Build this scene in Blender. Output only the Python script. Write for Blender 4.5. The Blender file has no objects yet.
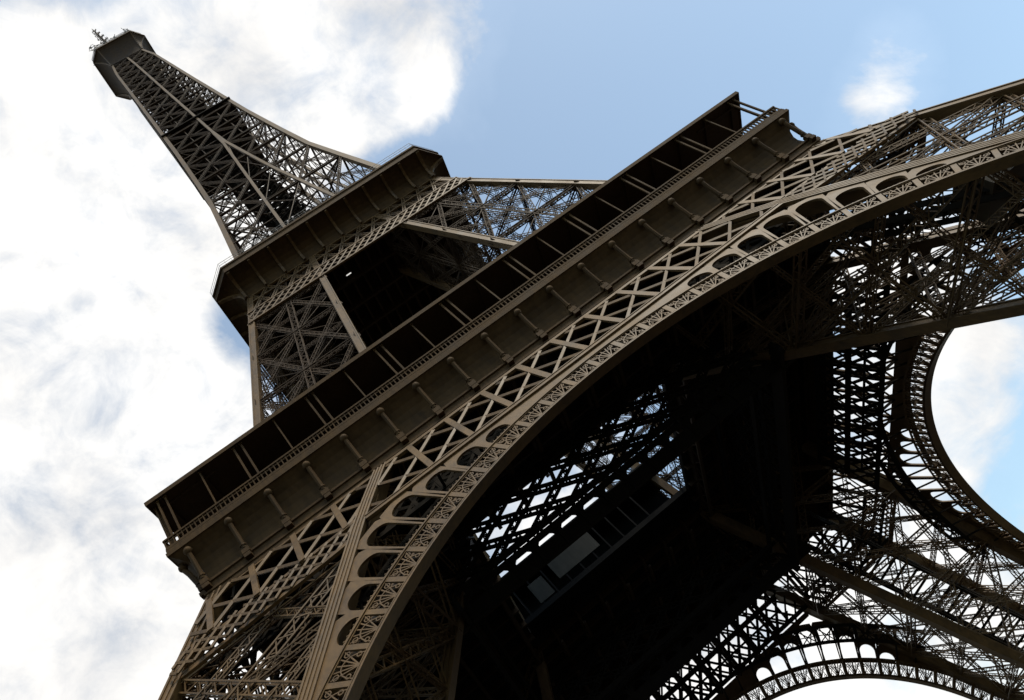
import bpy, math, random
import numpy as np
from mathutils import Matrix, Vector

random.seed(7)
rng = np.random.default_rng(7)
S = bpy.context.scene
COL = S.collection

# ------------------------------------------------------------------ camera
R = ((0.7812991643996409, 0.27261287676634177, -0.5614746967848122),
     (0.5740252954868476, -0.667070803599396, 0.4748805145786582),
     (-0.24508483398540315, -0.6933244279602676, -0.6776685485869235))
CAM = Vector((-20.8526, -85.4268, 3.0977))
cam_data = bpy.data.cameras.new('camera')
cam = bpy.data.objects.new('camera', cam_data)
COL.objects.link(cam)
cam.matrix_world = Matrix.Translation(CAM) @ Matrix(R).transposed().to_4x4()
FPX = 839.6456
cam_data.sensor_width = 36.0
cam_data.lens = 36.0 * FPX / 1024
cam_data.clip_start = 0.1
cam_data.clip_end = 20000
S.camera = cam
RW, RH = 1024, 700


def pixdir(u, v):
    d = Vector(((u - RW / 2) / FPX, -(v - RH / 2) / FPX, -1.0))
    w = Vector(R[0]) * d.x + Vector(R[1]) * d.y + Vector(R[2]) * d.z
    return w.normalized()


# ------------------------------------------------------------------ view + light
S.view_settings.view_transform = 'Standard'
S.view_settings.look = 'None'
S.view_settings.gamma = 1
S.view_settings.use_curve_mapping = False
S.view_settings.exposure = 1.15
S.cycles.max_bounces = 4
S.cycles.diffuse_bounces = 1

SUN_EL = math.radians(58)
SUN_AZ = math.radians(-34)      # measured from +x towards +y
sdir = Vector((math.cos(SUN_EL) * math.cos(SUN_AZ), math.cos(SUN_EL) * math.sin(SUN_AZ), math.sin(SUN_EL)))
sun_d = bpy.data.lights.new('sun', 'SUN')
sun_d.energy = 1.35
sun_d.angle = math.radians(12)
sun_d.color = (1.0, 0.90, 0.74)
sun = bpy.data.objects.new('sun', sun_d)
COL.objects.link(sun)
sun.rotation_euler = sdir.to_track_quat('Z', 'Y').to_euler()

world = bpy.data.worlds.new('World')
S.world = world
world.use_nodes = True
nt = world.node_tree
nt.nodes.clear()


def nd(tree, typ, **kw):
    n = tree.nodes.new(typ)
    for k, v in kw.items():
        setattr(n, k, v)
    return n


def mth(tree, op, a, b=None, c=None, clamp=False):
    n = nd(tree, 'ShaderNodeMath', operation=op, use_clamp=clamp)
    for i, v in enumerate((a, b, c)):
        if v is None:
            continue
        if isinstance(v, (int, float)):
            n.inputs[i].default_value = v
        else:
            tree.links.new(v, n.inputs[i])
    return n.outputs[0]


out = nd(nt, 'ShaderNodeOutputWorld')
bg = nd(nt, 'ShaderNodeBackground')
sky = nd(nt, 'ShaderNodeTexSky', sky_type='NISHITA', sun_disc=False)
sky.sun_elevation = SUN_EL
sky.sun_rotation = math.pi / 2 - SUN_AZ
sky.air_density = 1.0
sky.dust_density = 1.4
sky.ozone_density = 0.7
geo = nd(nt, 'ShaderNodeTexCoord')
DIR = geo.outputs['Generated']
# cloud density: soft banks standing in fixed directions of the sky, broken up by noise
CLOUDS = [  # direction (as seen from the viewpoint), angular radius (deg), weight
    (0, 380, 15, 1.0), (60, 460, 12, .95), (130, 430, 8, .3), (60, 640, 13, 1.0), (50, 145, 8, .6), (80, 250, 7, .4),
    (215, 40, 11, .75), (300, 80, 10, .6), (390, 10, 9, .65), (440, 5, 6, .4), (475, 0, 4, .3), (400, 100, 4, .35), (190, 170, 9, .7), (150, 220, 8, .5), (225, 235, 5, .5), (410, 92, 3.5, .5),
    (850, 125, 3.6, .62), (872, 98, 3.8, .5), (892, 64, 3.4, .72), (905, 40, 2.6, .4), (955, 385, 5.5, .75), (940, 430, 4, .6), (990, 350, 4, .25),
    (850, 740, 16, .6), (700, 660, 8, .4), (1000, 560, 9, .3), (545, 480, 9, .7), (900, 230, 6, .6), (860, 330, 8, .6), (850, 520, 8, .45),
    (-250, 300, 24, 1.0), (-200, 700, 25, .9), (1300, 900, 26, .5), (0, 1200, 25, .7), (540, 1100, 22, .6),
]
HOLES = [(185, 285, 6, 1.05), (10, 215, 7, 1.5), (228, 345, 5, .25), (180, 610, 5, .8), (12, 510, 6, .7), (60, 200, 4, .5), (110, 330, 3, .3), (85, 170, 4, .3), (20, 10, 7, .55),
         (370, 175, 5, .25), (700, 60, 14, .9), (560, 100, 12, .9), (960, 60, 6, .5), (1015, 460, 7, .55)]
dens = None
for (u, v, rad, wgt) in CLOUDS + [(a, b, c, -d) for a, b, c, d in HOLES]:
    dn = pixdir(u, v)
    vm = nd(nt, 'ShaderNodeVectorMath', operation='DOT_PRODUCT')
    nt.links.new(DIR, vm.inputs[0])
    vm.inputs[1].default_value = dn
    mr = nd(nt, 'ShaderNodeMapRange', interpolation_type='SMOOTHSTEP')
    nt.links.new(vm.outputs['Value'], mr.inputs['Value'])
    mr.inputs['From Min'].default_value = math.cos(math.radians(rad * 1.25))
    mr.inputs['From Max'].default_value = math.cos(math.radians(rad * 0.15))
    mr.inputs['To Min'].default_value = 0
    mr.inputs['To Max'].default_value = wgt
    dens = mr.outputs[0] if dens is None else mth(nt, 'ADD', dens, mr.outputs[0])
dens = mth(nt, 'MINIMUM', dens, 1.0)
# billows


def noise(scale, detail, rough, off, dist=0.0):
    mp = nd(nt, 'ShaderNodeMapping')
    mp.inputs['Location'].default_value = off
    nt.links.new(DIR, mp.inputs['Vector'])
    n = nd(nt, 'ShaderNodeTexNoise')
    n.inputs['Scale'].default_value = scale
    n.inputs['Detail'].default_value = detail
    n.inputs['Roughness'].default_value = rough
    n.inputs['Distortion'].default_value = dist
    nt.links.new(mp.outputs[0], n.inputs['Vector'])
    return n.outputs['Fac']


n1 = noise(5.5, 12, .58, (3.1, 1.7, 0), .5)
n2 = noise(15.0, 10, .64, (0.4, 5.2, 0), .5)
nn = mth(nt, 'ADD', mth(nt, 'MULTIPLY', mth(nt, 'SUBTRACT', n1, .5), 2.2), mth(nt, 'MULTIPLY', mth(nt, 'SUBTRACT', n2, .5), 1.1))
dd = mth(nt, 'ADD', dens, nn)
cm = nd(nt, 'ShaderNodeMapRange', interpolation_type='SMOOTHSTEP')
nt.links.new(dd, cm.inputs['Value'])
cm.inputs['From Min'].default_value = .02
cm.inputs['From Max'].default_value = 1.15
# cloud brightness: white thick parts, greyer bases
n3 = noise(5.0, 9, .55, (8.2, 2.6, 0), .5)
cb = nd(nt, 'ShaderNodeMapRange')
nt.links.new(mth(nt, 'ADD', mth(nt, 'MULTIPLY', mth(nt, 'SUBTRACT', n3, .5), 1.5), mth(nt, 'MULTIPLY', dd, .5)), cb.inputs['Value'])
cb.inputs['From Min'].default_value = -.15
cb.inputs['From Max'].default_value = .65
cb.inputs['To Min'].default_value = .80
cb.inputs['To Max'].default_value = 1.25
CLOUD_GAIN = 0.41
SKY_GAIN = 0.103
ccol = nd(nt, 'ShaderNodeMix', data_type='RGBA')
ccol.inputs['A'].default_value = (.74, .78, .88, 1)
ccol.inputs['B'].default_value = (1.0, .985, .96, 1)
nt.links.new(mth(nt, 'SUBTRACT', cb.outputs[0], .15, clamp=True), ccol.inputs['Factor'])
cmul = nd(nt, 'ShaderNodeVectorMath', operation='SCALE')
nt.links.new(ccol.outputs['Result'], cmul.inputs[0])
nt.links.new(mth(nt, 'MULTIPLY', cb.outputs[0], CLOUD_GAIN / SKY_GAIN), cmul.inputs['Scale'])
mix = nd(nt, 'ShaderNodeMix', data_type='RGBA')
nt.links.new(mth(nt, 'MAXIMUM', cm.outputs[0], .17), mix.inputs['Factor'])
tint = nd(nt, 'ShaderNodeVectorMath', operation='MULTIPLY')
nt.links.new(sky.outputs[0], tint.inputs[0])
tint.inputs[1].default_value = (.93, 1.04, .96)
nt.links.new(tint.outputs[0], mix.inputs['A'])
nt.links.new(cmul.outputs[0], mix.inputs['B'])
nt.links.new(mix.outputs['Result'], bg.inputs['Color'])
bg.inputs['Strength'].default_value = SKY_GAIN
nt.links.new(bg.outputs[0], out.inputs['Surface'])


# ------------------------------------------------------------------ materials
def iron(name, base, rough=.55, var=.45, scale=.35, spec=.3):
    m = bpy.data.materials.new(name)
    m.use_nodes = True
    t = m.node_tree
    b = t.nodes['Principled BSDF']
    tc = nd(t, 'ShaderNodeTexCoord')
    a = nd(t, 'ShaderNodeTexNoise')
    a.inputs['Scale'].default_value = scale
    a.inputs['Detail'].default_value = 8
    a.inputs['Roughness'].default_value = .65
    t.links.new(tc.outputs['Object'], a.inputs['Vector'])
    mp = nd(t, 'ShaderNodeMapping')
    mp.inputs['Scale'].default_value = (3.0, 3.0, .35)
    t.links.new(tc.outputs['Object'], mp.inputs['Vector'])
    c = nd(t, 'ShaderNodeTexNoise')
    c.inputs['Scale'].default_value = 1.0
    c.inputs['Detail'].default_value = 6
    t.links.new(mp.outputs[0], c.inputs['Vector'])
    f = mth(t, 'ADD', mth(t, 'MULTIPLY', a.outputs['Fac'], .6), mth(t, 'MULTIPLY', c.outputs['Fac'], .4))
    cr = nd(t, 'ShaderNodeValToRGB')
    t.links.new(f, cr.inputs[0])
    lo = [x * (1 - var) for x in base]
    hi = [x * (1 + var) for x in base]
    cr.color_ramp.elements[0].position = .35
    cr.color_ramp.elements[0].color = (*lo, 1)
    cr.color_ramp.elements[1].position = .68
    cr.color_ramp.elements[1].color = (*hi, 1)
    t.links.new(cr.outputs[0], b.inputs['Base Color'])
    rr = nd(t, 'ShaderNodeMapRange')
    t.links.new(a.outputs['Fac'], rr.inputs['Value'])
    rr.inputs['To Min'].default_value = rough - .15
    rr.inputs['To Max'].default_value = rough + .2
    t.links.new(rr.outputs[0], b.inputs['Roughness'])
    b.inputs['Specular IOR Level'].default_value = spec
    return m


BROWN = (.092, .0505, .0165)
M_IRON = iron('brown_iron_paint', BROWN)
M_FRIEZE = iron('shaded_brown_paint', (.056, .031, .0115), .7, .4, .5, .12)  # same brown paint, darkened: shade under the overhangs is put into the colour
M_DARK = iron('shade_dark_iron', (.014, .011, .008), .85, .3, .35, .05)  # interior iron: missing light put into the colour of decks, webs, inner girders
M_SPIRE = iron('dimmed_iron_paint', (.046, .0265, .0125), .65, .35, .35, .15)  # darker copy of the iron paint; the bracing's shadowed look is coloured in
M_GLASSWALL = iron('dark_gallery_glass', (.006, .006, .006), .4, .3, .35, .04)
M_PANE = iron('pale_frosted_pane', (.03, .03, .026), .5, .3, .5, .1)
M_GALV = iron('galvanised_antenna_metal', (.16, .16, .15), .5, .2)
M_CABIN = iron('lift_cabin_paint', (.05, .035, .02), .5, .2)


def ground_mat():
    m = iron('dark_gravel', (.04, .037, .032), .9, .3, .08)  # unseen ground, toned dark to cut light bounced up onto the tower
    return m


# ------------------------------------------------------------------ mesh builder
class MB:
    """collects bars, plates and quads; build() links them as one mesh object"""
    def __init__(s):
        s.bars = []
        s.v = []
        s.f = []

    def bar(s, A, B, w=.2, h=None, up=(0, 0, 1)):
        s.bars.append((tuple(A), tuple(B), w, w if h is None else h, up))
        return s

    def quad(s, *pts):
        n = len(s.v)
        s.v += [tuple(p) for p in pts]
        s.f.append(tuple(range(n, n + len(pts))))

    def box(s, x0, x1, y0, y1, z0, z1):
        s.bar(((x0 + x1) / 2, (y0 + y1) / 2, z0), ((x0 + x1) / 2, (y0 + y1) / 2, z1), abs(x1 - x0), abs(y1 - y0), (0, 1, 0))

    def solid(s, front, back):
        """closed prism between two polygons with the same number of points"""
        n = len(front)
        k = len(s.v)
        s.v += [tuple(p) for p in front] + [tuple(p) for p in back]
        s.f.append(tuple(k + i for i in range(n)))
        s.f.append(tuple(k + n + i for i in reversed(range(n))))
        for i in range(n):
            j = (i + 1) % n
            s.f.append((k + j, k + i, k + n + i, k + n + j))

    def strip(s, A, B, C, D):
        """ring plate: A,B front edges; C,D the same edges at the back (lists of points)"""
        n = len(A)
        k = len(s.v)
        for L in (A, B, C, D):
            s.v += [tuple(p) for p in L]
        for i in range(n - 1):
            a, b, c, d = k + i, k + n + i, k + 2 * n + i, k + 3 * n + i
            s.f += [(a, a + 1, b + 1, b), (c + 1, c, d, d + 1), (a + 1, a, c, c + 1), (b, b + 1, d + 1, d)]
        for i in (0, n - 1):
            a, b, c, d = k + i, k + n + i, k + 2 * n + i, k + 3 * n + i
            s.f.append((a, b, d, c) if i == 0 else (b, a, c, d))

    def ball(s, c, r, nu=10, nv=6):
        k = len(s.v)
        for i in range(nv + 1):
            t = math.pi * i / nv
            for j in range(nu):
                p = 2 * math.pi * j / nu
                s.v.append((c[0] + r * math.sin(t) * math.cos(p), c[1] + r * math.sin(t) * math.sin(p), c[2] + r * math.cos(t)))
        for i in range(nv):
            for j in range(nu):
                j2 = (j + 1) % nu
                s.f.append((k + i * nu + j, k + (i + 1) * nu + j, k + (i + 1) * nu + j2, k + i * nu + j2))

    def tube(s, pts, r, n=8):
        k = len(s.v)
        pts = [Vector(p) for p in pts]
        for i, p in enumerate(pts):
            d = (pts[min(i + 1, len(pts) - 1)] - pts[max(i - 1, 0)]).normalized()
            u = d.cross(Vector((1, 0, 0.01)))
            u.normalize()
            w = d.cross(u)
            rr = r[i] if isinstance(r, (list, tuple)) else r
            for j in range(n):
                a = 2 * math.pi * j / n
                q = p + rr * (math.cos(a) * u + math.sin(a) * w)
                s.v.append(tuple(q))
        for i in range(len(pts) - 1):
            for j in range(n):
                j2 = (j + 1) % n
                s.f.append((k + i * n + j, k + i * n + j2, k + (i + 1) * n + j2, k + (i + 1) * n + j))
        s.f.append(tuple(k + j for j in reversed(range(n))))
        s.f.append(tuple(k + (len(pts) - 1) * n + j for j in range(n)))

    def truss(s, A, B, w=.7, d=.5, t=.11, nrm=(0, 1, 0), lace=True, step=1.0):
        """built-up girder: four angle irons with zigzag lacing on the two broad faces"""
        A, B = Vector(A), Vector(B)
        dv = B - A
        L = dv.length
        dv.normalize()
        n = Vector(nrm)
        u = dv.cross(n)
        if u.length < 1e-4:
            u = dv.cross(Vector((1, 0, 0)))
        u.normalize()
        n = u.cross(dv).normalized()
        for su in (-1, 1):
            for sn in (-1, 1):
                o = u * (su * w / 2) + n * (sn * d / 2)
                s.bar(A + o, B + o, t, t, n)
        if lace:
            m = max(2, int(L / (w * step)))
            for sn in (-1, 1):
                for i in range(m):
                    sg = 1 if (i + (sn > 0)) % 2 else -1
                    p = A + dv * (L * i / m) + u * (sg * w / 2) + n * (sn * d / 2)
                    q = A + dv * (L * (i + 1) / m) - u * (sg * w / 2) + n * (sn * d / 2)
                    s.bar(p, q, t * .75, t * .5, n)
        return s

    def build(s, name, mat, parent=None):
        V = np.array(s.v, float).reshape(-1, 3)
        loops = [i for f in s.f for i in f]
        sizes = [len(f) for f in s.f]
        if s.bars:
            A = np.array([b[0] for b in s.bars], float)
            B = np.array([b[1] for b in s.bars], float)
            jit = 1 + rng.uniform(-.03, .03, (len(A), 2))
            w = np.array([b[2] for b in s.bars]) * jit[:, 0]
            h = np.array([b[3] for b in s.bars]) * jit[:, 1]
            up = np.array([b[4] for b in s.bars], float)
            d = B - A
            d /= np.linalg.norm(d, axis=1)[:, None] + 1e-12
            u = np.cross(d, up)
            ln = np.linalg.norm(u, axis=1)
            bad = ln < 1e-3
            u[bad] = np.cross(d[bad], np.array([1., .01, 0]))
            u /= np.linalg.norm(u, axis=1)[:, None] + 1e-12
            v = np.cross(u, d)
            us, vs = u * (w / 2)[:, None], v * (h / 2)[:, None]
            P = np.stack([A - us - vs, A + us - vs, A + us + vs, A - us + vs, B - us - vs, B + us - vs, B + us + vs, B - us + vs], 1)
            base = len(V) + np.arange(len(A))[:, None, None] * 8
            F = np.array([[3, 2, 1, 0], [4, 5, 6, 7], [0, 1, 5, 4], [1, 2, 6, 5], [2, 3, 7, 6], [3, 0, 4, 7]])[::1]
            F = F[None] + base
            V = np.concatenate([V, P.reshape(-1, 3)])
            loops = np.concatenate([np.array(loops, int), F.reshape(-1)]).astype(np.int32)
            sizes = np.concatenate([np.array(sizes, int), np.full(len(A) * 6, 4)]).astype(np.int32)
        loops = np.array(loops, np.int32)
        sizes = np.array(sizes, np.int32)
        me = bpy.data.meshes.new(name)
        me.vertices.add(len(V))
        me.vertices.foreach_set('co', V.astype(np.float32).ravel())
        me.loops.add(len(loops))
        me.loops.foreach_set('vertex_index', loops)
        me.polygons.add(len(sizes))
        st = np.concatenate([[0], np.cumsum(sizes)[:-1]]).astype(np.int32)
        me.polygons.foreach_set('loop_start', st)
        me.polygons.foreach_set('loop_total', sizes)
        me.update(calc_edges=True)
        me.validate()
        me.set_sharp_from_angle(angle=math.radians(32))
        me.materials.append(mat)
        o = bpy.data.objects.new(name, me)
        COL.objects.link(o)
        if parent:
            o.parent = parent
        return o


def tag(o, label=None, cat=None, group=None, kind=None):
    for k, v in (('label', label), ('category', cat), ('group', group), ('kind', kind)):
        if v:
            o[k] = v
    return o


def quarter_copies(part):
    """the same part (with its sub-parts) on the other three sides of the tower"""
    res = [part]
    for k in (1, 2, 3):
        c = part.copy()
        COL.objects.link(c)
        c.rotation_euler = (0, 0, k * math.pi / 2)
        for ch in part.children:
            g = ch.copy()
            COL.objects.link(g)
            g.parent = c
        res.append(c)
    return res


# ------------------------------------------------------------------ ground
g = MB()
N = 48
ctr = (0, 0, 0)
k0 = 0
for rr in (0.001, 80, 400, 4000):
    for i in range(N):
        a = 2 * math.pi * i / N
        g.v.append((rr * math.cos(a), rr * math.sin(a), 0))
for q in range(3):
    for i in range(N):
        j = (i + 1) % N
        g.f.append((q * N + i, (q + 1) * N + i, (q + 1) * N + j, q * N + j))
ground = g.build('ground', ground_mat())
tag(ground, kind='structure')

# ------------------------------------------------------------------ the tower
tower = bpy.data.objects.new('iron_lattice_tower', None)
COL.objects.link(tower)
tag(tower, 'tall brown wrought-iron lattice tower standing on four arched legs', 'tower')


def lin(z, za, a, zb, b):
    return a + (b - a) * (z - za) / (zb - za)


def O(z):           # outer half width below the first floor
    return 58.91 - (58.91 - 34.19) / 51.2 * z


def I(z):           # inner edge of a leg below the first floor (outer side of its edge band)
    return 18.43 + .57 * (51.2 - z)


def U(z):           # outer half width between the floors
    return 28.94 - .2432 * (z - 60)


def J(z):
    return 13.75 - .1509 * (z - 60)


SZ = [113, 131, 154, 183, 220, 255, 267.3]
SO = [15.95, 13.68, 11.05, 9.25, 7.56, 6.08, 4.96]


def T(z):           # outer half width of the spire
    return float(np.interp(z, SZ, SO))


def G(z):           # inner beams of the spire
    return max(0.0, lin(z, 178, 0, 116, 5.7))


PITCH = 3.79


def face(x, z, off=0.0):
    return (x, -(O(z) + off), z)


def aoff(z):
    return float(np.interp(z, [0, 20, 44, 47, 51.5], [.35, .55, .7, .55, .15]))


def surf(x, z, off=0.0):
    return (x, -(O(z) + aoff(z) + off), z)


BW = 1.25           # width of the leg bands

# ---- legs below the first floor --------------------------------------------------------
leg = MB()
LV = [0, 10.5, 21, 32, 43]


def K(z):           # innermost corner of a leg
    return I(z) - 1.6


crn = [(O, O), (O, I), (K, K), (I, O)]


def E(c, z, ins=.6):
    a, b = c
    x = a(z) - (ins if a is O else -ins + BW)
    y = b(z) - (ins if b is O else -ins + BW)
    return Vector((-x, -y, z))


for z in LV[1:]:
    P = [E(c, z) for c in crn]
    for i in range(4):
        leg.truss(P[i], P[(i + 1) % 4], .9, .6, .13, (0, 0, 1))
    leg.truss(P[0], P[2], .7, .5, .11, (0, 0, 1))
    leg.truss(P[1], P[3], .7, .5, .11, (0, 0, 1))
leg = leg.build('leg', M_IRON, tower)
for c in crn:
    b = MB()
    L = [-1 + i * 1.0 for i in range(0, 54)]
    a0, b0 = c
    zs = np.linspace(0, 53.5, 8)

    def cornerpt(z, i, j):
        x = (a0(z) - i * BW)
        y = (b0(z) - j * BW)
        return (-x, -y, z)
    loops = [[cornerpt(z, 0, 0), cornerpt(z, 1, 0), cornerpt(z, 1, 1), cornerpt(z, 0, 1)] for z in (0, 53.5)]
    b.solid(loops[0], loops[1])
    # raised flanges and cover strips on the two outer faces of the box beam
    for (i, j, di, dj) in ((.06, -.03, 1, 0), (.94, -.03, 1, 0), (-.03, .06, 0, 1), (-.03, .94, 0, 1), (.5, -.02, 1, 0)):
        p, q = cornerpt(0, i, j), cornerpt(53.4, i, j)
        b.bar(p, q, .16, .16, (0, 1, 0))
    if (a0 is O) != (b0 is O):
        # facing strip that carries the band past the arch plates
        def fp(z, f, o):
            t = I(z) - BW * f
            w_ = O(z) + aoff(z) + o
            return (-t, -w_, z) if b0 is O else (-w_, -t, z)
        zz = [0, 20, 44, 47, 51]
        for za, zb in zip(zz[:-1], zz[1:]):
            b.solid([fp(za, 0, .09), fp(za, 1, .09), fp(za, 1, -.3), fp(za, 0, -.3)], [fp(zb, 0, .09), fp(zb, 1, .09), fp(zb, 1, -.3), fp(zb, 0, -.3)])
            for f in (.07, .36, .64, .93):
                b.bar(fp(za, f, .11), fp(zb, f, .11), .13, .13, (0, 1, 0) if b0 is O else (1, 0, 0))
    b.build('edge_beam', M_IRON, leg)
for i in range(4):
    c1, c2 = crn[i], crn[(i + 1) % 4]
    b = MB()
    outer = i in (0, 3)
    nrm = (0, 1, 0) if i in (1, 3) else (1, 0, 0)
    nrm = (1, 0, 0) if i in (0, 2) else (0, 1, 0)
    lv = LV + ([55] if not outer else [])
    for za, zb in zip(lv[:-1], lv[1:]):
        A0, A1, B0, B1 = E(c1, za), E(c2, za), E(c1, zb), E(c2, zb)
        b.truss(A0, B1, .85, .45, .12, nrm)
        b.truss(A1, B0, .85, .45, .12, nrm)
        mz = (za + zb) / 2
        M0, M1 = E(c1, mz), E(c2, mz)
        b.truss(M0, M1, .6, .35, .1, nrm)
        b.truss((A0 + A1) / 2, M0, .5, .3, .09, nrm)
        b.truss((A0 + A1) / 2, M1, .5, .3, .09, nrm)
        b.truss((B0 + B1) / 2, M0, .5, .3, .09, nrm)
        b.truss((B0 + B1) / 2, M1, .5, .3, .09, nrm)
    b.build('bracing', M_IRON, leg)
# lift track inside the leg
b = MB()
for s in (-1.6, 1.6):
    for dz in (0, -1.4):
        p = (-50.5 + s, -50.5 - s, 2 + dz)
        q = (-24.5 + s, -24.5 - s, 55 + dz)
        b.bar(p, q, .35, .5)
for k in range(40):
    f = k / 40
    x = -50.5 + 26 * f
    z = 2 + 53 * f
    b.bar((x - 1.6, x + 1.6, z), (x + 1.6, x - 1.6, z), .25, .3)
    f2 = (k + 1) / 40
    x2 = -50.5 + 26 * f2
    z2 = 2 + 53 * f2
    b.bar((x - 1.6, x + 1.6, z), (x2 - 1.6, x2 + 1.6, z2 - 1.4), .12)
    b.bar((x + 1.6, x - 1.6, z), (x2 + 1.6, x2 - 1.6, z2 - 1.4), .12)
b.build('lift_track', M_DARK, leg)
quarter_copies(leg)

# ---- arches ------------------------------------------------------------------------------
AC, RI, RO = 4.22, 36.48, 38.72
DEP = .95


def ap(a, r, off=0.0):
    x = r * math.sin(a)
    z = AC + r * math.cos(a)
    return surf(x, z, off)


AP = math.radians(3.73)
AMAX = 22 * AP
angs = np.linspace(-AMAX, AMAX, 133)


def band_r(a):
    """distance along a ray from the arch centre to the inner side of the leg band / the girder chord"""
    aa = abs(a)
    r1 = (43.95 - AC) / max(math.cos(aa), 1e-3)
    # x = I(z) - BW : r sin = 18.43 - BW + .57*(51.2 - AC - r cos)
    k = 18.43 - BW + .57 * (51.2 - AC)
    r2 = k / (math.sin(aa) + .57 * math.cos(aa))
    return r1, r2


arch = MB()


def ring(r0, r1, o0, o1):
    arch.strip([ap(a, r0, o1) for a in angs], [ap(a, r1, o1) for a in angs],
               [ap(a, r0, o0) for a in angs], [ap(a, r1, o0) for a in angs])


ring(RI, RI + .16, -DEP, .22)            # soffit plate
ring(RI + .02, RI + .32, .0, .12)        # lower face flange
ring(RI + .22, RI + .30, .05, .2)
ring(RO - .24, RO + .02, .0, .12)        # upper face flange
ring(RO - .12, RO + .0, .05, .22)
ring(RI + .02, RI + .26, -DEP + .0, -DEP + .12)
ring(RO - .2, RO, -DEP + .0, -DEP + .12)
for k in range(-22, 22):
    a = (k + .5) * AP
    for o in (.04, -DEP + .06):
        arch.bar(ap(a, RI + .2, o), ap(a, RO - .15, o), .4, .14, (0, 1, -.45))
    arch.bar(ap(a, RI + .3, -.1), ap(a, RI + .3, -DEP + .1), .16, .3)
arch = arch.build('arch', M_IRON, tower)
tr = MB()
for k in range(-21, 22):
    a = k * AP
    for o in (.02, -DEP + .05):
        c0 = ap(a, RI + .3, o)
        for j in (-2, -1, 0, 1, 2):
            aa = a + j * AP * .17
            ra = RO - .2 - (.12 if abs(j) == 2 else 0)
            tr.bar(c0, ap(a + j * AP * .19, ra, o), .085, .09, (0, 1, -.45))
        if o < 0:
            continue
        # fan rim
        prev = None
        for j in range(9):
            t = math.pi * j / 8
            q = ap(a + AP * .36 * math.cos(t), RI + .36 + 1.25 * math.sin(t), o + .01)
            if prev:
                tr.bar(prev, q, .08, .08, (0, 1, -.45))
            prev = q
        # scrolls in the corners
        for (ca, cr, rad) in ((a - AP * .3, RO - .62, .2), (a + AP * .3, RO - .62, .2), (a - AP * .3, RI + .72, .17), (a + AP * .3, RI + .72, .17)):
            prev = None
            for j in range(7):
                t = 2 * math.pi * j / 6
                q = ap(ca + rad * math.cos(t) / 37.5, cr + rad * math.sin(t), o + .02)
                if prev:
                    tr.bar(prev, q, .07, .08, (0, 1, -.45))
                prev = q
tr.build('ring_tracery', M_IRON, arch)
spans = [MB(), MB(), MB()]
for k in range(-22, 22):
    sp = spans[0 if k < -4 else (2 if k > 3 else 1)]
    a0, a1 = k * AP + AP * .5, (k + 1) * AP + AP * .5
    am = (a0 + a1) / 2
    if abs(am) > math.radians(50):
        continue
    tops = []
    for a in (a0, am, a1):
        r1, r2 = band_r(a)
        tops.append(min(r1, r2 + .25, 44.15))
    if min(tops) < RO + .05:
        if max(tops) < RO + .05:
            continue
        tops = [max(t, RO + .05) for t in tops]
    hole_top = min(tops) - .42
    if abs(am) < math.radians(12):
        hole_top = 0
    hb = RO + .22
    nseg = 8
    outer = []
    ts = np.linspace(0, 1, nseg + 1)
    r_lo = RO - .05
    if hole_top > hb + .55:
        # rounded arcade opening
        half = (a1 - a0) * .40
        hole = []
        arc = min(.95, hole_top - hb - .1)
        for t in np.linspace(0, math.pi, 13):
            hole.append((am + half * math.cos(t), hole_top - arc + arc * math.sin(t)))
        hole += [(am - half, hb), (am - half * .4, hb), (am + half * .4, hb), (am + half, hb)]
        cx, cr = am, (hb + hole_top) / 2
        rim = []
        for (ha, hr) in hole:
            dx, dy = (ha - cx) * 40, hr - cr
            best = 1e9
            # shoot from the centre to the cell border
            if abs(dx) > 1e-6:
                best = min(best, ((a1 - cx) * 40 if dx > 0 else (a0 - cx) * 40) / dx)
            if dy < -1e-6:
                best = min(best, (r_lo - cr) / dy)
            if dy > 1e-6:
                best = min(best, (min(tops) + (max(tops) - min(tops)) * .5 - cr) / dy)
            pa, pr = cx + dx * best / 40, cr + dy * best
            rt = float(np.interp(pa, [a0, am, a1], tops))
            rim.append((pa, min(pr, rt)))
        for o0, o1 in ((-.16, .04),):
            F1 = [ap(a, r, o1) for a, r in hole]
            F2 = [ap(a, r, o1) for a, r in rim]
            B1 = [ap(a, r, o0 - .05) for a, r in hole]
            B2 = [ap(a, r, o0) for a, r in rim]
            n = len(hole)
            kk = len(sp.v)
            sp.v += F1 + F2 + B1 + B2
            for i in range(n):
                j = (i + 1) % n
                sp.f += [(kk + i, kk + n + i, kk + n + j, kk + j), (kk + i, kk + j, kk + 2 * n + j, kk + 2 * n + i),
                         (kk + 2 * n + i, kk + 2 * n + j, kk + 3 * n + j, kk + 3 * n + i)]
        # small bosses round the opening
        for t in np.linspace(.1, .9, 5):
            sp.ball(ap(am - half + 2 * half * t, hb + .02, .0), .09, 6, 4)
    else:
        F = [ap(a, r_lo, .04) for a in (a0, am, a1)] + [ap(a, t, .04) for a, t in zip((a1, am, a0), reversed(tops))]
        B = [ap(a, r_lo, -.16) for a in (a0, am, a1)] + [ap(a, t, -.16) for a, t in zip((a1, am, a0), reversed(tops))]
        sp.solid(F, B)
for sp in spans:
    sp.build('spandrel', M_IRON, arch)
bk = MB()
IN0, IN1 = 40.1, 42.4


def ipt(a, r, o):
    x = r * math.sin(a)
    z = AC + r * math.cos(a)
    return surf(x, min(z, 44.3 + (r - IN1) * .15), o - 2.6)


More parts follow.
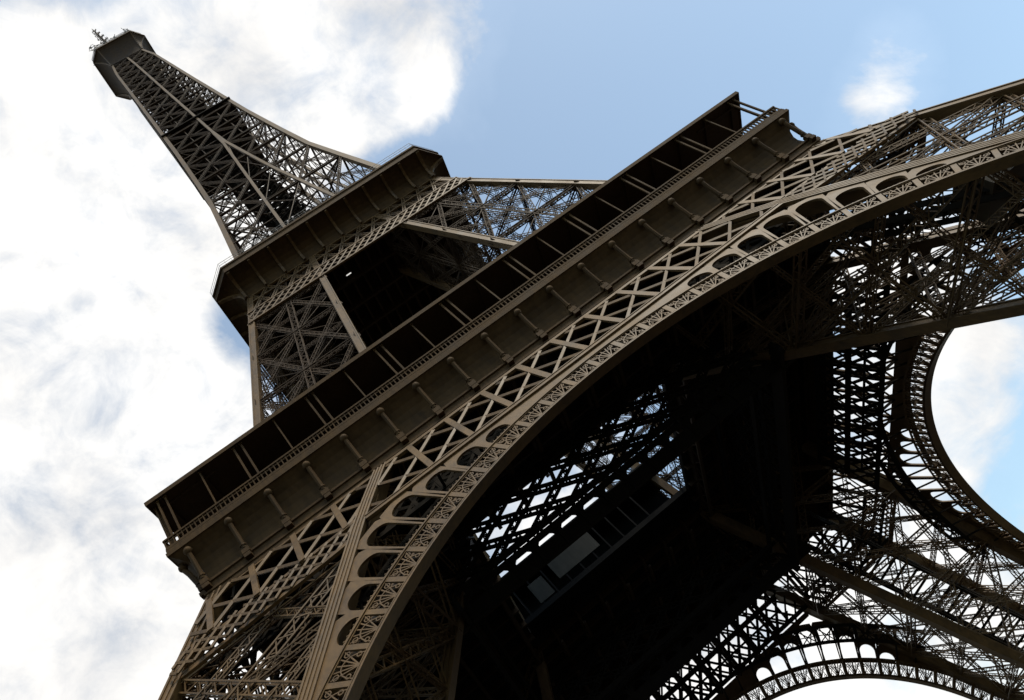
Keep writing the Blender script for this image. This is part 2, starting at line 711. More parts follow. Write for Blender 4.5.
ia = [i * AP / 3 for i in range(-39, 40)]
for r0, r1 in ((IN0, IN0 + .34), (IN1 - .3, IN1)):
    bk.strip([ipt(a, r0, .1) for a in ia], [ipt(a, r1, .1) for a in ia], [ipt(a, r0, -.25) for a in ia], [ipt(a, r1, -.25) for a in ia])
for k in range(-13, 13):
    a = (k + .5) * AP
    bk.bar(ipt(a, IN0 + .2, 0), ipt(a, IN1 - .2, 0), .45, .2, (0, 1, -.45))
    for (f0, f1) in ((.05, .95), (.95, .05), (.5, .2), (.5, .8)):
        bk.bar(ipt(a + AP * f0, IN0 + .25, .03), ipt(a + AP * f1, IN1 - .2, .03), .14, .1, (0, 1, -.45))
    bk.bar(ipt(a + AP * .1, (IN0 + IN1) / 2, 0), ipt(a + AP * .9, (IN0 + IN1) / 2, 0), .12, .1, (0, 1, -.45))
    bk.bar(ipt(a, IN0 + .2, 0), ap(a, RO + .1, -.2), .16, .2)
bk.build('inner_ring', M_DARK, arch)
quarter_copies(arch)

# ---- first floor girders -------------------------------------------------------------------
ZB, ZT = 44.15, 50.75
gd = MB()
gw = MB()
XB = 18.43 + .57 * (51.2 - 47) - BW        # opening side of the band half way up


def xin(z):
    return I(z) - BW


def gp(x, z, off=0.0):
    return surf(x, z, off)


def clipdiag(x0, z0, x1, z1, lim0, lim1):
    """clip a diagonal to lim0(z) <= x <= lim1(z)"""
    pts = []
    for t in np.linspace(0, 1, 61):
        x, z = x0 + (x1 - x0) * t, z0 + (z1 - z0) * t
        if lim0(z) <= x <= lim1(z):
            pts.append((x, z))
    return (pts[0], pts[-1]) if len(pts) > 3 else None


for layer, lo, wm in ((0, 0.0, 1.0), (1, -2.6, 1.0)):
    gg = gw if layer else gd
    # chords
    for z, h in ((ZB, .62), (ZT - .1, .45)):
        gg.bar(gp(-xin(z), z, lo), gp(xin(z), z, lo), .3, h * wm, (0, .47, 1))
    if layer == 0:
        gg.bar(gp(-xin(ZB), ZB + .25, .1), gp(xin(ZB), ZB + .25, .1), .26, .12, (0, .47, 1))
        gg.bar(gp(-xin(ZB), ZB - .28, .1), gp(xin(ZB), ZB - .28, .1), .26, .12, (0, .47, 1))
    # verticals
    for k in range(-4, 5):
        x = k * PITCH
        gg.bar(gp(x, ZB, lo + .05), gp(x, ZT, lo + .05), .5 * wm, .22, (0, 1, 0))
    # crossed diagonals
    for k in (range(-9, 10) if layer == 0 else [q / 2 for q in range(-18, 19)]):
        for sg in (-1, 1):
            x0 = k * PITCH
            x1 = x0 + sg * 6.5
            c = clipdiag(x0, ZB, x1, ZT, lambda z: -xin(z), lambda z: xin(z))
            if c:
                gg.bar(gp(c[0][0], c[0][1], lo + .02 * sg), gp(c[1][0], c[1][1], lo + .02 * sg), .27 * wm, .16, (0, 1, 0))
    # the part across the two legs
    for s in (-1, 1):
        a = lambda z: I(z) - .1
        b_ = lambda z: O(z) - .5
        for z, h in ((45.3, .4), (43.05, .4), (ZT - .1, .4)):
            gg.bar(gp(s * a(z), z, lo - .2), gp(s * b_(z), z, lo - .2 - aoff(z)), .25, h * wm, (0, .47, 1))
        for k in range(5, 10):
            x = k * PITCH
            c = clipdiag(x, 45.3, x, ZT, a, b_)
            if c:
                gg.bar(gp(s * x, c[0][1], lo - .15), gp(s * x, c[1][1], lo - .15), .5 * wm, .2, (0, 1, 0))
        for k in range(1, 16):
            for sg in (-1, 1):
                x0 = k * PITCH
                c = clipdiag(x0, 45.3, x0 + sg * 5.6, ZT, a, b_)
                if c:
                    gg.bar(gp(s * c[0][0], c[0][1], lo - .2), gp(s * c[1][0], c[1][1], lo - .2), .27 * wm, .14, (0, 1, 0))
        for k in range(0, 60):
            for sg in (-1, 1):
                x0 = k * 1.27
                c = clipdiag(x0, 43.05, x0 + sg * 2.25, 45.3, a, b_)
                if c:
                    gg.bar(gp(s * c[0][0], c[0][1], lo - .2), gp(s * c[1][0], c[1][1], lo - .2), .2 * wm, .14, (0, 1, 0))
gg = gw
for k in range(-4, 5):
    for z in (ZB, ZT - .1):
        gg.bar(gp(k * PITCH, z, -.05), gp(k * PITCH, z, -2.55), .2, .3)
gg.bar(gp(-18.4, 47.4, -2.8), gp(18.4, 47.4, -2.8), .12, .7, (0, .47, 1))
for k in range(-13, 14):
    for sg in (-1, 1):
        c = clipdiag(k * 1.9, 43.9, k * 1.9 + sg * 2.9, 47.0, lambda z: -18.4, lambda z: 18.4)
        if c:
            gg.bar(gp(c[0][0], c[0][1], -2.75), gp(c[1][0], c[1][1], -2.75), .3, .12, (0, 1, 0))
for k in range(-8, 9):
    for z in (45.9, 47.5, 49.1):
        if k < 8:
            gg.bar(gp(k * 2.2, z, -2.6), gp((k + 1) * 2.2, z, -2.6), .2, .45 if z == 47.5 else .25)
        gg.bar(gp(k * 2.2, 44.3, -2.6), gp(k * 2.2, 50.6, -2.6), .3, .2, (0, 1, 0))
gd = gd.build('first_floor_girder', M_IRON, tower)
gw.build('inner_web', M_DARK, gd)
quarter_copies(gd)

# inner girder, between the inner corners of the legs
ig = MB()
YI = -19.4
HX = 19.0
for yy in (YI, YI + 1.3):
    for z, h in ((46.9, .6), (53.4, .6)):
        ig.bar((-HX, yy, z), (HX, yy, z), .3, h)
    for k in range(-14, 15):
        for sg in (-1, 1):
            c = clipdiag(k * 4.9, 46.9, k * 4.9 + sg * 13.0, 53.4, lambda z: -HX, lambda z: HX)
            if c and yy == YI:
                ig.truss((c[0][0], yy, c[0][1]), (c[1][0], yy, c[1][1]), .62, .3, .17, (0, 1, 0), True, .8)
for k in range(-7, 8):
    ig.bar((k * 2.7, YI, 44.4), (k * 2.7, YI, 46.9), .45, .25)
    for t in range(6):
        a, b2 = math.pi * t / 6, math.pi * (t + 1) / 6
        x = (k + .5) * 2.7
        ig.bar((x + 1.25 * math.cos(a), YI, 45.0 + 1.25 * math.sin(a)), (x + 1.25 * math.cos(b2), YI, 45.0 + 1.25 * math.sin(b2)), .5, .25, (0, 1, 0))
ig.box(-HX - 3, HX + 3, YI - .2, YI + .2, 43.4, 45.0)
for k in range(-8, 9):
    ig.bar((k * 2.7, YI - .3, 43.4), (k * 2.7, YI - .3, 45), .3, .2, (0, 1, 0))
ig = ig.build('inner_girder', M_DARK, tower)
quarter_copies(ig)

# ---- frieze with consoles --------------------------------------------------------------------
YB = 34.25


def mitred(mb, prof, close=False):
    """sweep a profile of (half width, z) along one side, mitred at the corners"""
    for (a, z0), (b, z1) in zip(prof[:-1], prof[1:]):
        mb.quad((-a, -a, z0), (a, -a, z0), (b, -b, z1), (-b, -b, z1))


fr = MB()
prof = [(YB - .6, 50.6), (YB + .1, 50.6), (YB + .18, 50.75), (YB + .18, 51.0), (YB + .02, 51.05), (YB + .02, 51.25), (YB + .14, 51.3),
        (YB + .14, 51.45), (YB - .05, 51.5), (YB - .05, 52.15), (YB + .12, 52.2), (YB + .12, 52.4)]
prof += [(YB - .22, 52.5), (YB - .42, 53.0), (YB - .48, 53.6), (YB - .40, 54.2), (YB - .16, 54.8), (YB + .22, 55.35), (YB + .68, 55.8), (YB + 1.0, 56.05)]
prof += [(YB + 1.08, 56.1), (YB + 1.2, 56.12), (YB + 1.2, 56.5), (YB + 1.12, 56.55), (YB + 1.12, 56.85), (YB - 1.0, 56.85)]
mitred(fr, prof)
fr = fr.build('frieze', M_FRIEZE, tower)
for k in range(-9, 10):
    x = k * PITCH * .9935
    c = MB()
    c.box(x - .34, x + .34, -YB - .42, -YB + .1, 52.15, 52.62)
    c.box(x - .26, x + .26, -YB - .36, -YB + .1, 52.64, 52.82)
    c.box(x - .30, x + .30, -YB - .5, -YB + .1, 51.66, 52.02)
    c.tube([(x, -YB - .24, 52.75), (x, -YB - .34, 53.3), (x, -YB - .62, 54.6), (x, -YB - .86, 55.3)], [.2, .22, .21, .2], 8)
    c.ball((x, -YB - .86, 55.62), .38, 12, 8)
    c.box(x - .2, x + .2, -YB - 1.0, -YB - .2, 55.75, 56.1)
    for z in (52.98,):
        c.tube([(x, -YB - .26, z), (x, -YB - .28, z + .16)], .29, 8)
    c.build('console', M_FRIEZE, fr)
quarter_copies(fr)

# ---- first floor gallery ------------------------------------------------------------------------
GE = YB + 1.1
ga = MB()
mitred(ga, [(29.0, 57.02), (29.0, 56.9), (GE, 56.9), (GE, 57.02), (29.0, 57.02)])
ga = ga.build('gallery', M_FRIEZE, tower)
rl = MB()
nb = 176
for i in range(nb + 1):
    x = -GE + .1 + (2 * GE - .2) * i / nb
    rl.bar((x, -GE + .12, 57.02), (x, -GE + .12, 57.95), .15, .1)
    if i < nb:
        xm = x + GE / nb
        rl.bar((xm - .13, -GE + .12, 57.75), (xm + .13, -GE + .12, 57.75), .08, .14)
rl.bar((-GE + .05, -GE + .12, 58.0), (GE - .05, -GE + .12, 58.0), .24, .16)
rl.bar((-GE + .05, -GE + .12, 57.1), (GE - .05, -GE + .12, 57.1), .2, .12)
rl.build('railing', M_FRIEZE, ga)
for k in range(-9, 10):
    for dx in ((-.37, .37) if k % 2 else (0,)):
        p = MB()
        x = k * PITCH + dx
        if abs(x) > GE - .2:
            x = math.copysign(GE - .3, x)
        w = .17 if k % 2 else .13
        p.bar((x, -GE + .35, 57.0), (x, -GE + .35, 63.05), w, w, (0, 1, 0))
        p.box(x - w, x + w, -GE + .2, -GE + .5, 62.75, 62.95)
        p.build('gallery_post', M_FRIEZE, ga)
rf = MB()
mitred(rf, [(GE - .15, 63.1), (GE - .15, 62.95), (GE + .0, 62.86), (GE + .06, 62.86), (GE + .06, 63.32), (GE - .05, 63.45), (29.0, 63.6)])
rf.build('gallery_roof', M_FRIEZE, ga)
cl = MB()
mitred(cl, [(29.0, 63.0), (GE - .14, 63.0)])
for k in range(-9, 10):
    cl.bar((k * PITCH, -29.2, 62.9), (k * PITCH, -GE + .2, 62.9), .16, .25)
cl.build('gallery_ceiling', M_SPIRE, ga)
bw = MB()
mitred(bw, [(29.3, 56.9), (29.3, 63.2)])
for k in range(-15, 16):
    bw.bar((k * 1.9, -29.36, 56.9), (k * 1.9, -29.36, 63), .1, .1)
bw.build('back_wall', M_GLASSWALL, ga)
quarter_copies(ga)

# ---- first floor deck: slab with a square well, beams beneath --------------------------------------
dk = MB()
WELL = 13.6
for x0, x1, y0, y1 in ((-34, 34, -34, -WELL), (-34, 34, WELL, 34), (-34, -WELL, -WELL, WELL), (WELL, 34, -WELL, WELL)):
    dk.box(x0, x1, y0, y1, 55.7, 56.4)
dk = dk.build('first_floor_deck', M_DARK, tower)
fb = MB()
for k in range(-9, 10):
    x = k * 3.7
    segs = [(-33.6, 33.6)] if abs(x) > WELL else [(-33.6, -WELL), (WELL, 33.6)]
    for a, b2 in segs:
        fb.bar((x, a, 55.3), (x, b2, 55.3), .35, .8)
        fb.bar((x, a, 53.6), (x, b2, 53.6), .4, .25)
        n = int((b2 - a) / 1.85)
        for i in range(n):
            t0, t1 = a + (b2 - a) * i / n, a + (b2 - a) * (i + 1) / n
            fb.bar((x, t0, 53.6 if i % 2 else 55.2), (x, t1, 55.2 if i % 2 else 53.6), .14, .14, (1, 0, 0))
        fb.bar((a, x, 55.35), (b2, x, 55.35), .3, .7)
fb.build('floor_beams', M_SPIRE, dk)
wr = MB()
for s in range(4):
    c, q = math.cos(s * math.pi / 2), math.sin(s * math.pi / 2)
    rot = lambda x, y, z: (c * x - q * y, q * x + c * y, z)
    wr.bar(rot(-WELL, -WELL, 57.6), rot(WELL, -WELL, 57.6), .12)
    for i in range(28):
        x = -WELL + i * WELL / 14
        wr.bar(rot(x, -WELL, 56.4), rot(x, -WELL, 57.6), .07)
wr.build('well_railing', M_DARK, dk)

# pavilion beside the well, its panes facing the well
pv = MB()
pv.box(-13.5, 13.4, 16, 24, 56.45, 63.2)
pv.box(-13.4, 13.4, 9.9, 24.1, 63.2, 63.5)
pv.box(-13.4, 13.4, 9.9, 16.1, 56.3, 56.6)
pv.box(-13.5, 13.5, 9.2, 9.8, 56.0, 56.7)
pv.bar((-13.5, 9.5, 63.4), (13.4, 9.5, 63.4), .5, .4)
for k in range(-6, 4):
    pv.bar((k * 2.2 + 1.0, 9.7, 56.9), (k * 2.2 + 1.0, 9.7, 63.3), .16, .2)
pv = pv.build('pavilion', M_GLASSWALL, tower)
for (x0, x1, z0, z1) in ((-10.4, -8.2, 57.2, 60.3), (-6.6, .1, 58.2, 61.9)):
    w = MB()
    w.box(x0, x1, 9.55, 9.6, z0, z1)
    w.build('window', M_PANE, pv)

# ---- legs between the floors --------------------------------------------------------------------
ul = MB()
UV = [57, 69.4, 80.3, 91.0, 101.2, 110.4]
UB = .9
ucr = [(U, U), (U, J), (J, J), (J, U)]


def EU(c, z, ins=.45):
    a, b = c
    x = a(z) - ins
    y = b(z) - ins
    return Vector((-x, -y, z))


for z in UV[1:-1]:
    P = [EU(c, z) for c in ucr]
    for i in range(4):
        ul.truss(P[i], P[(i + 1) % 4], .5, .4, .08, (0, 0, 1))
    ul.truss(P[0], P[2], .5, .4, .1, (0, 0, 1))
    ul.truss(P[1], P[3], .5, .4, .1, (0, 0, 1))
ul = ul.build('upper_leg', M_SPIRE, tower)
for c in ucr:
    a0, b0 = c
    b = MB()

    def cu(z, i, j):
        return (-(a0(z) - i * UB), -(b0(z) - j * UB), z)
    for za, zb in ((56.5, 110.6),):
        b.solid([cu(za, 0, 0), cu(za, 1, 0), cu(za, 1, 1), cu(za, 0, 1)], [cu(zb, 0, 0), cu(zb, 1, 0), cu(zb, 1, 1), cu(zb, 0, 1)])
    for i, j in ((.08, -.02), (.92, -.02), (-.02, .08), (-.02, .92)):
        b.bar(cu(56.5, i, j), cu(110.5, i, j), .12, .12, (0, 1, 0))
    b.build('edge_beam', M_IRON, ul)
for i in range(4):
    c1, c2 = ucr[i], ucr[(i + 1) % 4]
    nrm = (1, 0, 0) if i in (1, 3) else (0, 1, 0)
    nrm = (0, 1, 0) if i in (0, 2) else (1, 0, 0)
    nrm = (0, 1, .25) if i in (1,) else nrm
    b = MB()
    for za, zb in zip(UV[:-1], UV[1:]):
        A0, A1, B0, B1 = EU(c1, za), EU(c2, za), EU(c1, zb), EU(c2, zb)
        A0, A1, B0, B1 = [Vector(v) for v in (A0, A1, B0, B1)]
        fn = (A1 - A0).cross(B0 - A0).normalized()
        b.truss((A0 + A1) / 2, (B0 + B1) / 2, .75, .4, .10, fn)
        Q0, Q1 = (A0 + B0) / 2, (A1 + B1) / 2
        b.truss(Q0, Q1, .4, .3, .06, fn)
        for qa, qb in ((Q0, (A0 + A1) / 2), (Q1, (A0 + A1) / 2), (Q0, (B0 + B1) / 2), (Q1, (B0 + B1) / 2)):
            b.bar(qa, qb, .09)
        b.truss(A0, (B0 + B1) / 2, .5, .3, .075, fn)
        b.truss(A1, (B0 + B1) / 2, .5, .3, .075, fn)
        b.truss((A0 + A1) / 2, B0, .5, .3, .075, fn)
        b.truss((A0 + A1) / 2, B1, .5, .3, .075, fn)
        b.truss(B0, B1, .5, .35, .09, fn)
        # gusset plates
        for q in (B0, B1, (B0 + B1) / 2):
            u = (B1 - B0).normalized()
            b.bar(q - u * .6 - fn * .05, q + u * .6 - fn * .05, .9, .06, fn)
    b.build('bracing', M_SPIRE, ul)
quarter_copies(ul)

# lattice band and upper bracing below the second floor
lb = MB()


def up(x, z, off=0.0):
    return (x, -(U(z) + off), z)


for z, h in ((101.45, .34), (104.65, .34)):
    lb.bar(up(-U(z), z, .06), up(U(z), z, .06), .3, h, (0, .24, 1))
W0 = 3.2
for i in range(-16, 17):
    x = i * 1.52
    for sg in (-1, 1):
        c = clipdiag(x, 101.5, x + sg * 3.04, 104.6, lambda z: -U(z) + .3, lambda z: U(z) - .3)
        if c:
            lb.bar(up(c[0][0], c[0][1], .1 + .03 * sg), up(c[1][0], c[1][1], .1 + .03 * sg), .24, .06, (0, 1, 0))
for z in (108.0, 110.2):
    lb.bar(up(-U(z), z, -.1), up(U(z), z, -.1), .3, .4, (0, .24, 1))
for i in range(-6, 6):
    x = i * 2.9
    c1 = lambda z: -U(z) + .3
    c2 = lambda z: U(z) - .3
    for sg in (0, 1):
        xa, xb = (x, x + 2.9) if sg else (x + 2.9, x)
        lb.truss(up(xa * .98, 104.7, -.15), up(xb * .93, 110.2, -.15), .4, .25, .1, (0, 1, .25))
lb = lb.build('lattice_band', M_IRON, tower)
quarter_copies(lb)

# ---- second floor ----------------------------------------------------------------------------------


def octa(h, c):
    return (h - c, h)


def cove(mb, steps, n=10):
    """one side plus one corner of a coved, corner-cut platform; steps = (half, chamfer, z)"""
    for (h0, c0, z0), (h1, c1, z1) in zip(steps[:-1], steps[1:]):
        mb.quad((-(h0 - c0), -h0, z0), (h0 - c0, -h0, z0), (h1 - c1, -h1, z1), (-(h1 - c1), -h1, z1))
        mb.quad((h0 - c0, -h0, z0), (h0, -(h0 - c0), z0), (h1, -(h1 - c1), z1), (h1 - c1, -h1, z1))


def covesteps(h0, h1, c1, z0, z1, p=1.0, n=8):
    r = []
    for i in range(n + 1):
        t = i / n * math.pi / 2
        f = 1 - math.cos(t)
        g_ = math.sin(t)
        f = p * f + (1 - p) * i / n
        g_ = p * g_ + (1 - p) * i / n
        r.append((h0 + (h1 - h0) * f, .02 + c1 * f, z0 + (z1 - z0) * g_))
    return r


sg2 = MB()
A2, C2 = 20.45, 3.29
st = [(16.75, .02, 110.3), (16.8, .06, 111.0), (17.0, .25, 111.7), (17.4, .65, 112.25), (18.1, 1.25, 112.75), (19.0, 2.1, 113.1), (A2 - .25, C2, 113.35)]
cove(sg2, [(16.2, .02, 110.3)] + st)
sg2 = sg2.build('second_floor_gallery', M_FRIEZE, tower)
fs = MB()
cove(fs, [(A2 - .25, C2, 113.3), (A2 + .05, C2, 113.3), (A2 + .05, C2, 113.65), (A2 - .05, C2, 113.7), (A2 - .05, C2, 114.6), (A2 + .1, C2, 114.65),
          (A2 + .1, C2, 115.0), (A2 - .4, C2, 115.05)])
fs.build('fascia', M_FRIEZE, sg2)
for i in range(-5, 6):
    x = i * 3.35
    r = MB()
    for (h0, c0, z0), (h1, c1, z1) in zip(st[:-1], st[1:]):
        k0 = min(1, (16.75) / 16.75)
        r.bar((x, -h0 - .06, z0 - .05), (x, -h1 - .06, z1 - .05), .7, .36, (1, 0, 0))
    r.build('rib', M_IRON, sg2)
for sx in (-1, 1):
    r = MB()
    for (h0, c0, z0), (h1, c1, z1) in zip(st[:-1], st[1:]):
        r.bar((sx * (h0 - c0), -h0 - .05, z0 - .05), (sx * (h1 - c1), -h1 - .05, z1 - .05), .7, .36, (1, 0, 0))
    r.build('rib', M_IRON, sg2)
r2 = MB()
for z in (115.7, 116.3):
    r2.bar((-(A2 - C2), -A2, z), (A2 - C2, -A2, z), .045)
    r2.bar((A2 - C2, -A2, z), (A2, -(A2 - C2), z), .045)
for i in range(36):
    x = -(A2 - C2) + 2 * (A2 - C2) * i / 35
    r2.bar((x, -A2, 115), (x, -A2, 116.4), .035)
r2.build('railing', M_GALV, sg2)
quarter_copies(sg2)
d2 = MB()
d2.box(-17.5, 17.5, -17.5, 17.5, 112.3, 113.0)
for k in range(-8, 9):
    d2.bar((k * 2.0, -15.9, 111.4), (k * 2.0, 15.9, 111.4), .3, 1.6)
for k in range(-3, 4):
    d2.bar((-15.9, k * 4.6, 111.0), (15.9, k * 4.6, 111.0), .4, 1.9)
d2.build('second_floor_deck', M_SPIRE, tower)

# ---- spire -------------------------------------------------------------------------------------------
SL = [113.5, 125]
while SL[-1] < 262:
    SL.append(SL[-1] + max(4.2, 1.02 * T(SL[-1])))
SL[-1] = 266.5
sh = MB()
hs = 2.7
z = 113.5
while z < 266:
    h = min(hs, T(z) * .42)
    zn = z + 3.0
    for k in range(4):
        c, q = round(math.cos(k * math.pi / 2)), round(math.sin(k * math.pi / 2))
        rot = lambda x, y, zz: (c * x - q * y, q * x + c * y, zz)
        sh.bar(rot(-h, -h, z), rot(-h, -h, zn), .35)
        sh.bar(rot(0, -h, z), rot(0, -h, zn), .3)
        sh.bar(rot(-h, -h, z), rot(h, -h, z), .35, .3)
        sh.bar(rot(-h, -h, z), rot(h, -h, zn), .2)
        sh.bar(rot(h, -h, z), rot(-h, -h, zn), .2)
        sh.bar(rot(-h, -h - .8, z), rot(h, -h - .8, zn), .6, .15)
    z = zn
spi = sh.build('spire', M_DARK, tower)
for z in SL[1:]:
    rb = MB()
    t = T(z) - .3
    for k in range(4):
        c, q = round(math.cos(k * math.pi / 2)), round(math.sin(k * math.pi / 2))
        rot = lambda x, y, zz: (c * x - q * y, q * x + c * y, zz)
        rb.bar(rot(-t, -t, z), rot(t, -t, z), .3, .35)
        rb.bar(rot(-t * .5, -t, z), rot(-t * .5, t, z), .2, .25)
        rb.bar(rot(-t, -t, z), rot(0, t, z), .2)
    rb.bar((-t, -t, z), (t, t, z), .25)
    rb.bar((-t, t, z), (t, -t, z), .25)
    rb.build('ring_beam', M_SPIRE, spi)
for sx, sy in ((-1, -1), (1, -1), (1, 1), (-1, 1)):
    b = MB()
    for za, zb in zip(SL[:-1], SL[1:]):
        wa = lin(za, 113, .95, 267, .6)
        wb = lin(zb, 113, .95, 267, .6)

        def cs(z, i, j, w):
            return (sx * (T(z) - i * w), sy * (T(z) - j * w), z)
        b.solid([cs(za, 0, 0, wa), cs(za, 1, 0, wa), cs(za, 1, 1, wa), cs(za, 0, 1, wa)],
                [cs(zb, 0, 0, wb), cs(zb, 1, 0, wb), cs(zb, 1, 1, wb), cs(zb, 0, 1, wb)])
    b.build('edge_beam', M_IRON, spi)
for s in range(4):
    c, q = round(math.cos(s * math.pi / 2)), round(math.sin(s * math.pi / 2))
    rot = lambda x, y, z: (c * x - q * y, q * x + c * y, z)
    b = MB()
    ml = MB()
    for za, zb in zip(SL[:-1], SL[1:]):
        for sx in (-1, 1):
            ga_, gb_ = G(za), G(zb)
            ta, tb = T(za) - .3, T(zb) - .3
            if sx == 1 or ga_ > 0:
                ml.bar(rot(sx * ga_, -ta - .1, za), rot(sx * gb_, -tb - .1, zb), .55, .45, (0, 1, 0))
            w = .36 if za < 190 else .26
            fn = rot(0, 1, .15)
            thin = .085 if za < 200 else .08
            b.truss(rot(sx * ga_, -ta, za), rot(sx * tb, -tb, zb), w, .3, thin, fn, za < 230, 1.1)
            b.truss(rot(sx * ta, -ta, za), rot(sx * gb_, -tb, zb), w, .3, thin, fn, za < 230, 1.1)
            b.truss(rot(sx * gb_, -tb, zb), rot(sx * tb, -tb, zb), w, .3, thin, fn, za < 230, 1.1)
            # secondary web seen through the face
            zm = (za + zb) / 2
            tm, gm = T(zm) - .6, G(zm)
            b.bar(rot(sx * gm, -tm, zm), rot(sx * tm, -tm, zm), .18, .18)
            b.bar(rot(sx * (gm + tm) / 2, -T(za) + .6, za), rot(sx * (gm + tm) / 2, -T(zb) + .6, zb), .16, .16)
        if ga_ > .4:
            b.truss(rot(-gb_, -tb, zb), rot(gb_, -tb, zb), .4, .3, .1, fn)
            b.bar(rot(-ga_, -ta, za), rot(gb_, -tb, zb), .14)
            b.bar(rot(ga_, -ta, za), rot(-gb_, -tb, zb), .14)
    b.build('bracing', M_SPIRE, spi)
    ml.build('mullion', M_IRON, spi)
for zz in (196.0, 216, 236, 252):
    mp_ = MB()
    t = (T(zz) + .1) if zz == 196 else (T(zz) - .7) * .75
    mp_.box(-t, t, -t, t, zz - .2, zz + .2)
    mp_.build('landing', M_DARK, spi)

# ---- summit ------------------------------------------------------------------------------------------
su = MB()
A3, C3 = 8.2, 2.75
st3 = covesteps(4.98, A3 - .1, C3, 267.0, 274.7, .55)
for s in range(4):
    c, q = round(math.cos(s * math.pi / 2)), round(math.sin(s * math.pi / 2))
    tmp = MB()
    cove(tmp, st3 + [(A3, C3, 274.75), (A3, C3, 276.2), (A3 - 1.2, C3 - .4, 276.3)])
    k = len(su.v)
    su.v += [(c * x - q * y, q * x + c * y, z) for x, y, z in tmp.v]
    su.f += [tuple(i + k for i in f) for f in tmp.f]
su.box(-6.5, 6.5, -6.5, 6.5, 276.1, 276.4)
su.box(-4.6, 4.6, -4.6, 4.6, 276.4, 281.5)
su.box(-3.2, 3.2, -3.2, 3.2, 281.5, 287)
su.tube([(0, 0, 287), (0, 0, 292), (0, 0, 296)], [2.4, 1.9, .5], 12)
su.tube([(0, 0, 295), (0, 0, 324)], [.5, .2], 8)
for z in np.arange(300, 323, 1.6):
    a = z * 1.3
    L = 1.9 - (z - 300) * .05
    for da in (0, math.pi / 2):
        su.bar((-L * math.cos(a + da), -L * math.sin(a + da), z), (L * math.cos(a + da), L * math.sin(a + da), z), .16)
        for e in (-1, 1):
            su.bar((e * L * math.cos(a + da), e * L * math.sin(a + da), z - .6), (e * L * math.cos(a + da), e * L * math.sin(a + da), z + .6), .14)
su = su.build('summit_cabin', M_SPIRE, tower)
for s in range(4):
    c, q = round(math.cos(s * math.pi / 2)), round(math.sin(s * math.pi / 2))
    rot = lambda x, y, z: (c * x - q * y, q * x + c * y, z)
    for sx in (-1, 1):
        r = MB()
        for (h0, c0, z0), (h1, c1, z1) in zip(st3[:-1], st3[1:]):
            r.bar(rot(sx * (h0 - c0), -h0 - .02, z0), rot(sx * (h1 - c1), -h1 - .02, z1), .3, .3, (1, 0, 0))
        r.build('bracket', M_IRON, su)
    r = MB()
    r.bar(rot(-(A3 - C3), -A3 - .05, 274.9), rot(A3 - C3, -A3 - .05, 274.9), .3, .35)
    r.bar(rot(A3 - C3, -A3 - .05, 274.9), rot(A3 + .05, -(A3 - C3), 274.9), .3, .35)
    r.build('rim', M_IRON, su)
    r = MB()
    for i in range(15):
        x = -(A3 - C3) + 2 * (A3 - C3) * i / 14
        r.bar(rot(x, -A3 + .1, 276.2), rot(x * .95, -A3 + .4, 278.2), .08)
    for z in (276.9, 277.5, 278.2):
        r.bar(rot(-(A3 - C3), -A3 + .2, z), rot(A3 - C3, -A3 + .2, z), .09)
        r.bar(rot(A3 - C3, -A3 + .2, z), rot(A3 - .2, -(A3 - C3), z), .09)
    r.build('railing', M_GALV, su)
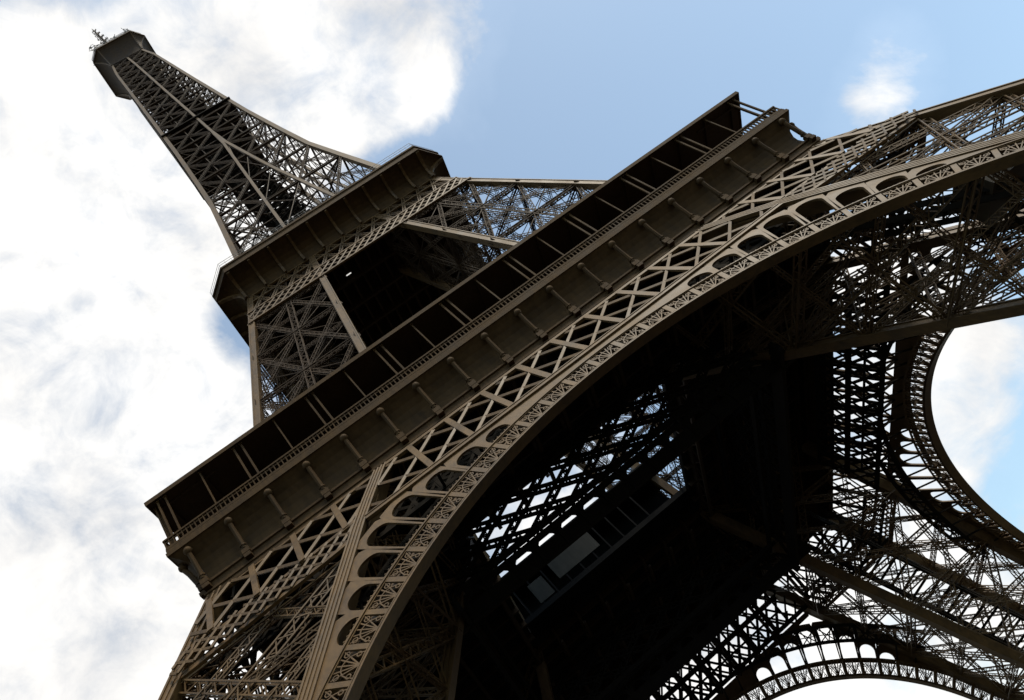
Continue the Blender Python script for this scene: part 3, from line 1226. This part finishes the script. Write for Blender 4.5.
for (x, y, h) in ((-6.2, -7.6, 5.5), (-5.0, -7.9, 3.6), (4.6, -7.9, 4.0), (5.4, -7.4, 3.0), (-7.6, -4, 3.2), (1.0, -7.9, 2.4), (-2.2, -7.9, 2.2), (7.6, 3, 3)):
    r = MB()
    r.tube([(x, y, 276.2), (x, y, 276.2 + h)], .13, 6)
    n = int(h * 1.4)
    for i in range(n):
        zz = 277.6 + i * .65
        L = .5 + .9 * random.random()
        a = random.random() * 3
        if zz > 276.2 + h:
            break
        r.bar((x - L * math.cos(a), y - L * math.sin(a), zz), (x + L * math.cos(a), y + L * math.sin(a), zz + .2), .13)
    r.ball((x, y, 276.2 + h), .25, 6, 4)
    r.build('antenna', M_GALV, tower)

# ---- things carried by the tower -----------------------------------------------------------------------
lc = bpy.data.objects.new('lift_cabin', None)
COL.objects.link(lc)
ax = Vector((26, -26, 53)).normalized()
t0 = .585
base = Vector((50.5 - 26 * t0, -50.5 + 26 * t0, 2 + 53 * t0 + .3))
lc.location = base
tag(lc, 'dark square lift cabin with glazed sides riding the inclined track inside the right front leg', 'lift cabin')
b = MB()
for dz in (0,):
    b.box(-2.1, 2.1, -2.1, 2.1, dz, dz + 2.9)
b.box(-2.3, 2.3, -2.3, 2.3, 2.9, 3.15)
b.box(-2.3, 2.3, -2.3, 2.3, -.25, 0)
b.box(-1.2, 1.2, -1.2, 1.2, 3.15, 3.6)
b.build('body', M_CABIN, lc)
for dz in (0,):
    for s in range(4):
        c, q = round(math.cos(s * math.pi / 2)), round(math.sin(s * math.pi / 2))
        w = MB()
        w.solid([(c * x + q * 2.13, q * x - c * 2.13, z) for x, z in ((-1.6, dz + .9), (1.6, dz + .9), (1.6, dz + 2.2), (-1.6, dz + 2.2))],
                [(c * x + q * 2.08, q * x - c * 2.08, z) for x, z in ((-1.6, dz + .9), (1.6, dz + .9), (1.6, dz + 2.2), (-1.6, dz + 2.2))])
        w.build('window', M_GLASSWALL, lc)

lamp = bpy.data.objects.new('strip_lamp', None)
COL.objects.link(lamp)
lamp.location = (-2.15, -10.6, 110.1)
tag(lamp, 'small white strip lamp glowing under the dark second floor deck', 'lamp')
b = MB()
b.box(-.55, .55, -.16, .16, .1, .75)
b.build('housing', M_CABIN, lamp)
m = bpy.data.materials.new('lit_tube')
m.use_nodes = True
bs = m.node_tree.nodes['Principled BSDF']
bs.inputs['Base Color'].default_value = (.8, .8, .78, 1)
bs.inputs['Emission Color'].default_value = (1, .98, .94, 1)
bs.inputs['Emission Strength'].default_value = .35
b = MB()
b.tube([(-.42, 0, .02), (.42, 0, .02)], .09, 8)
b.build('tube', m, lamp)
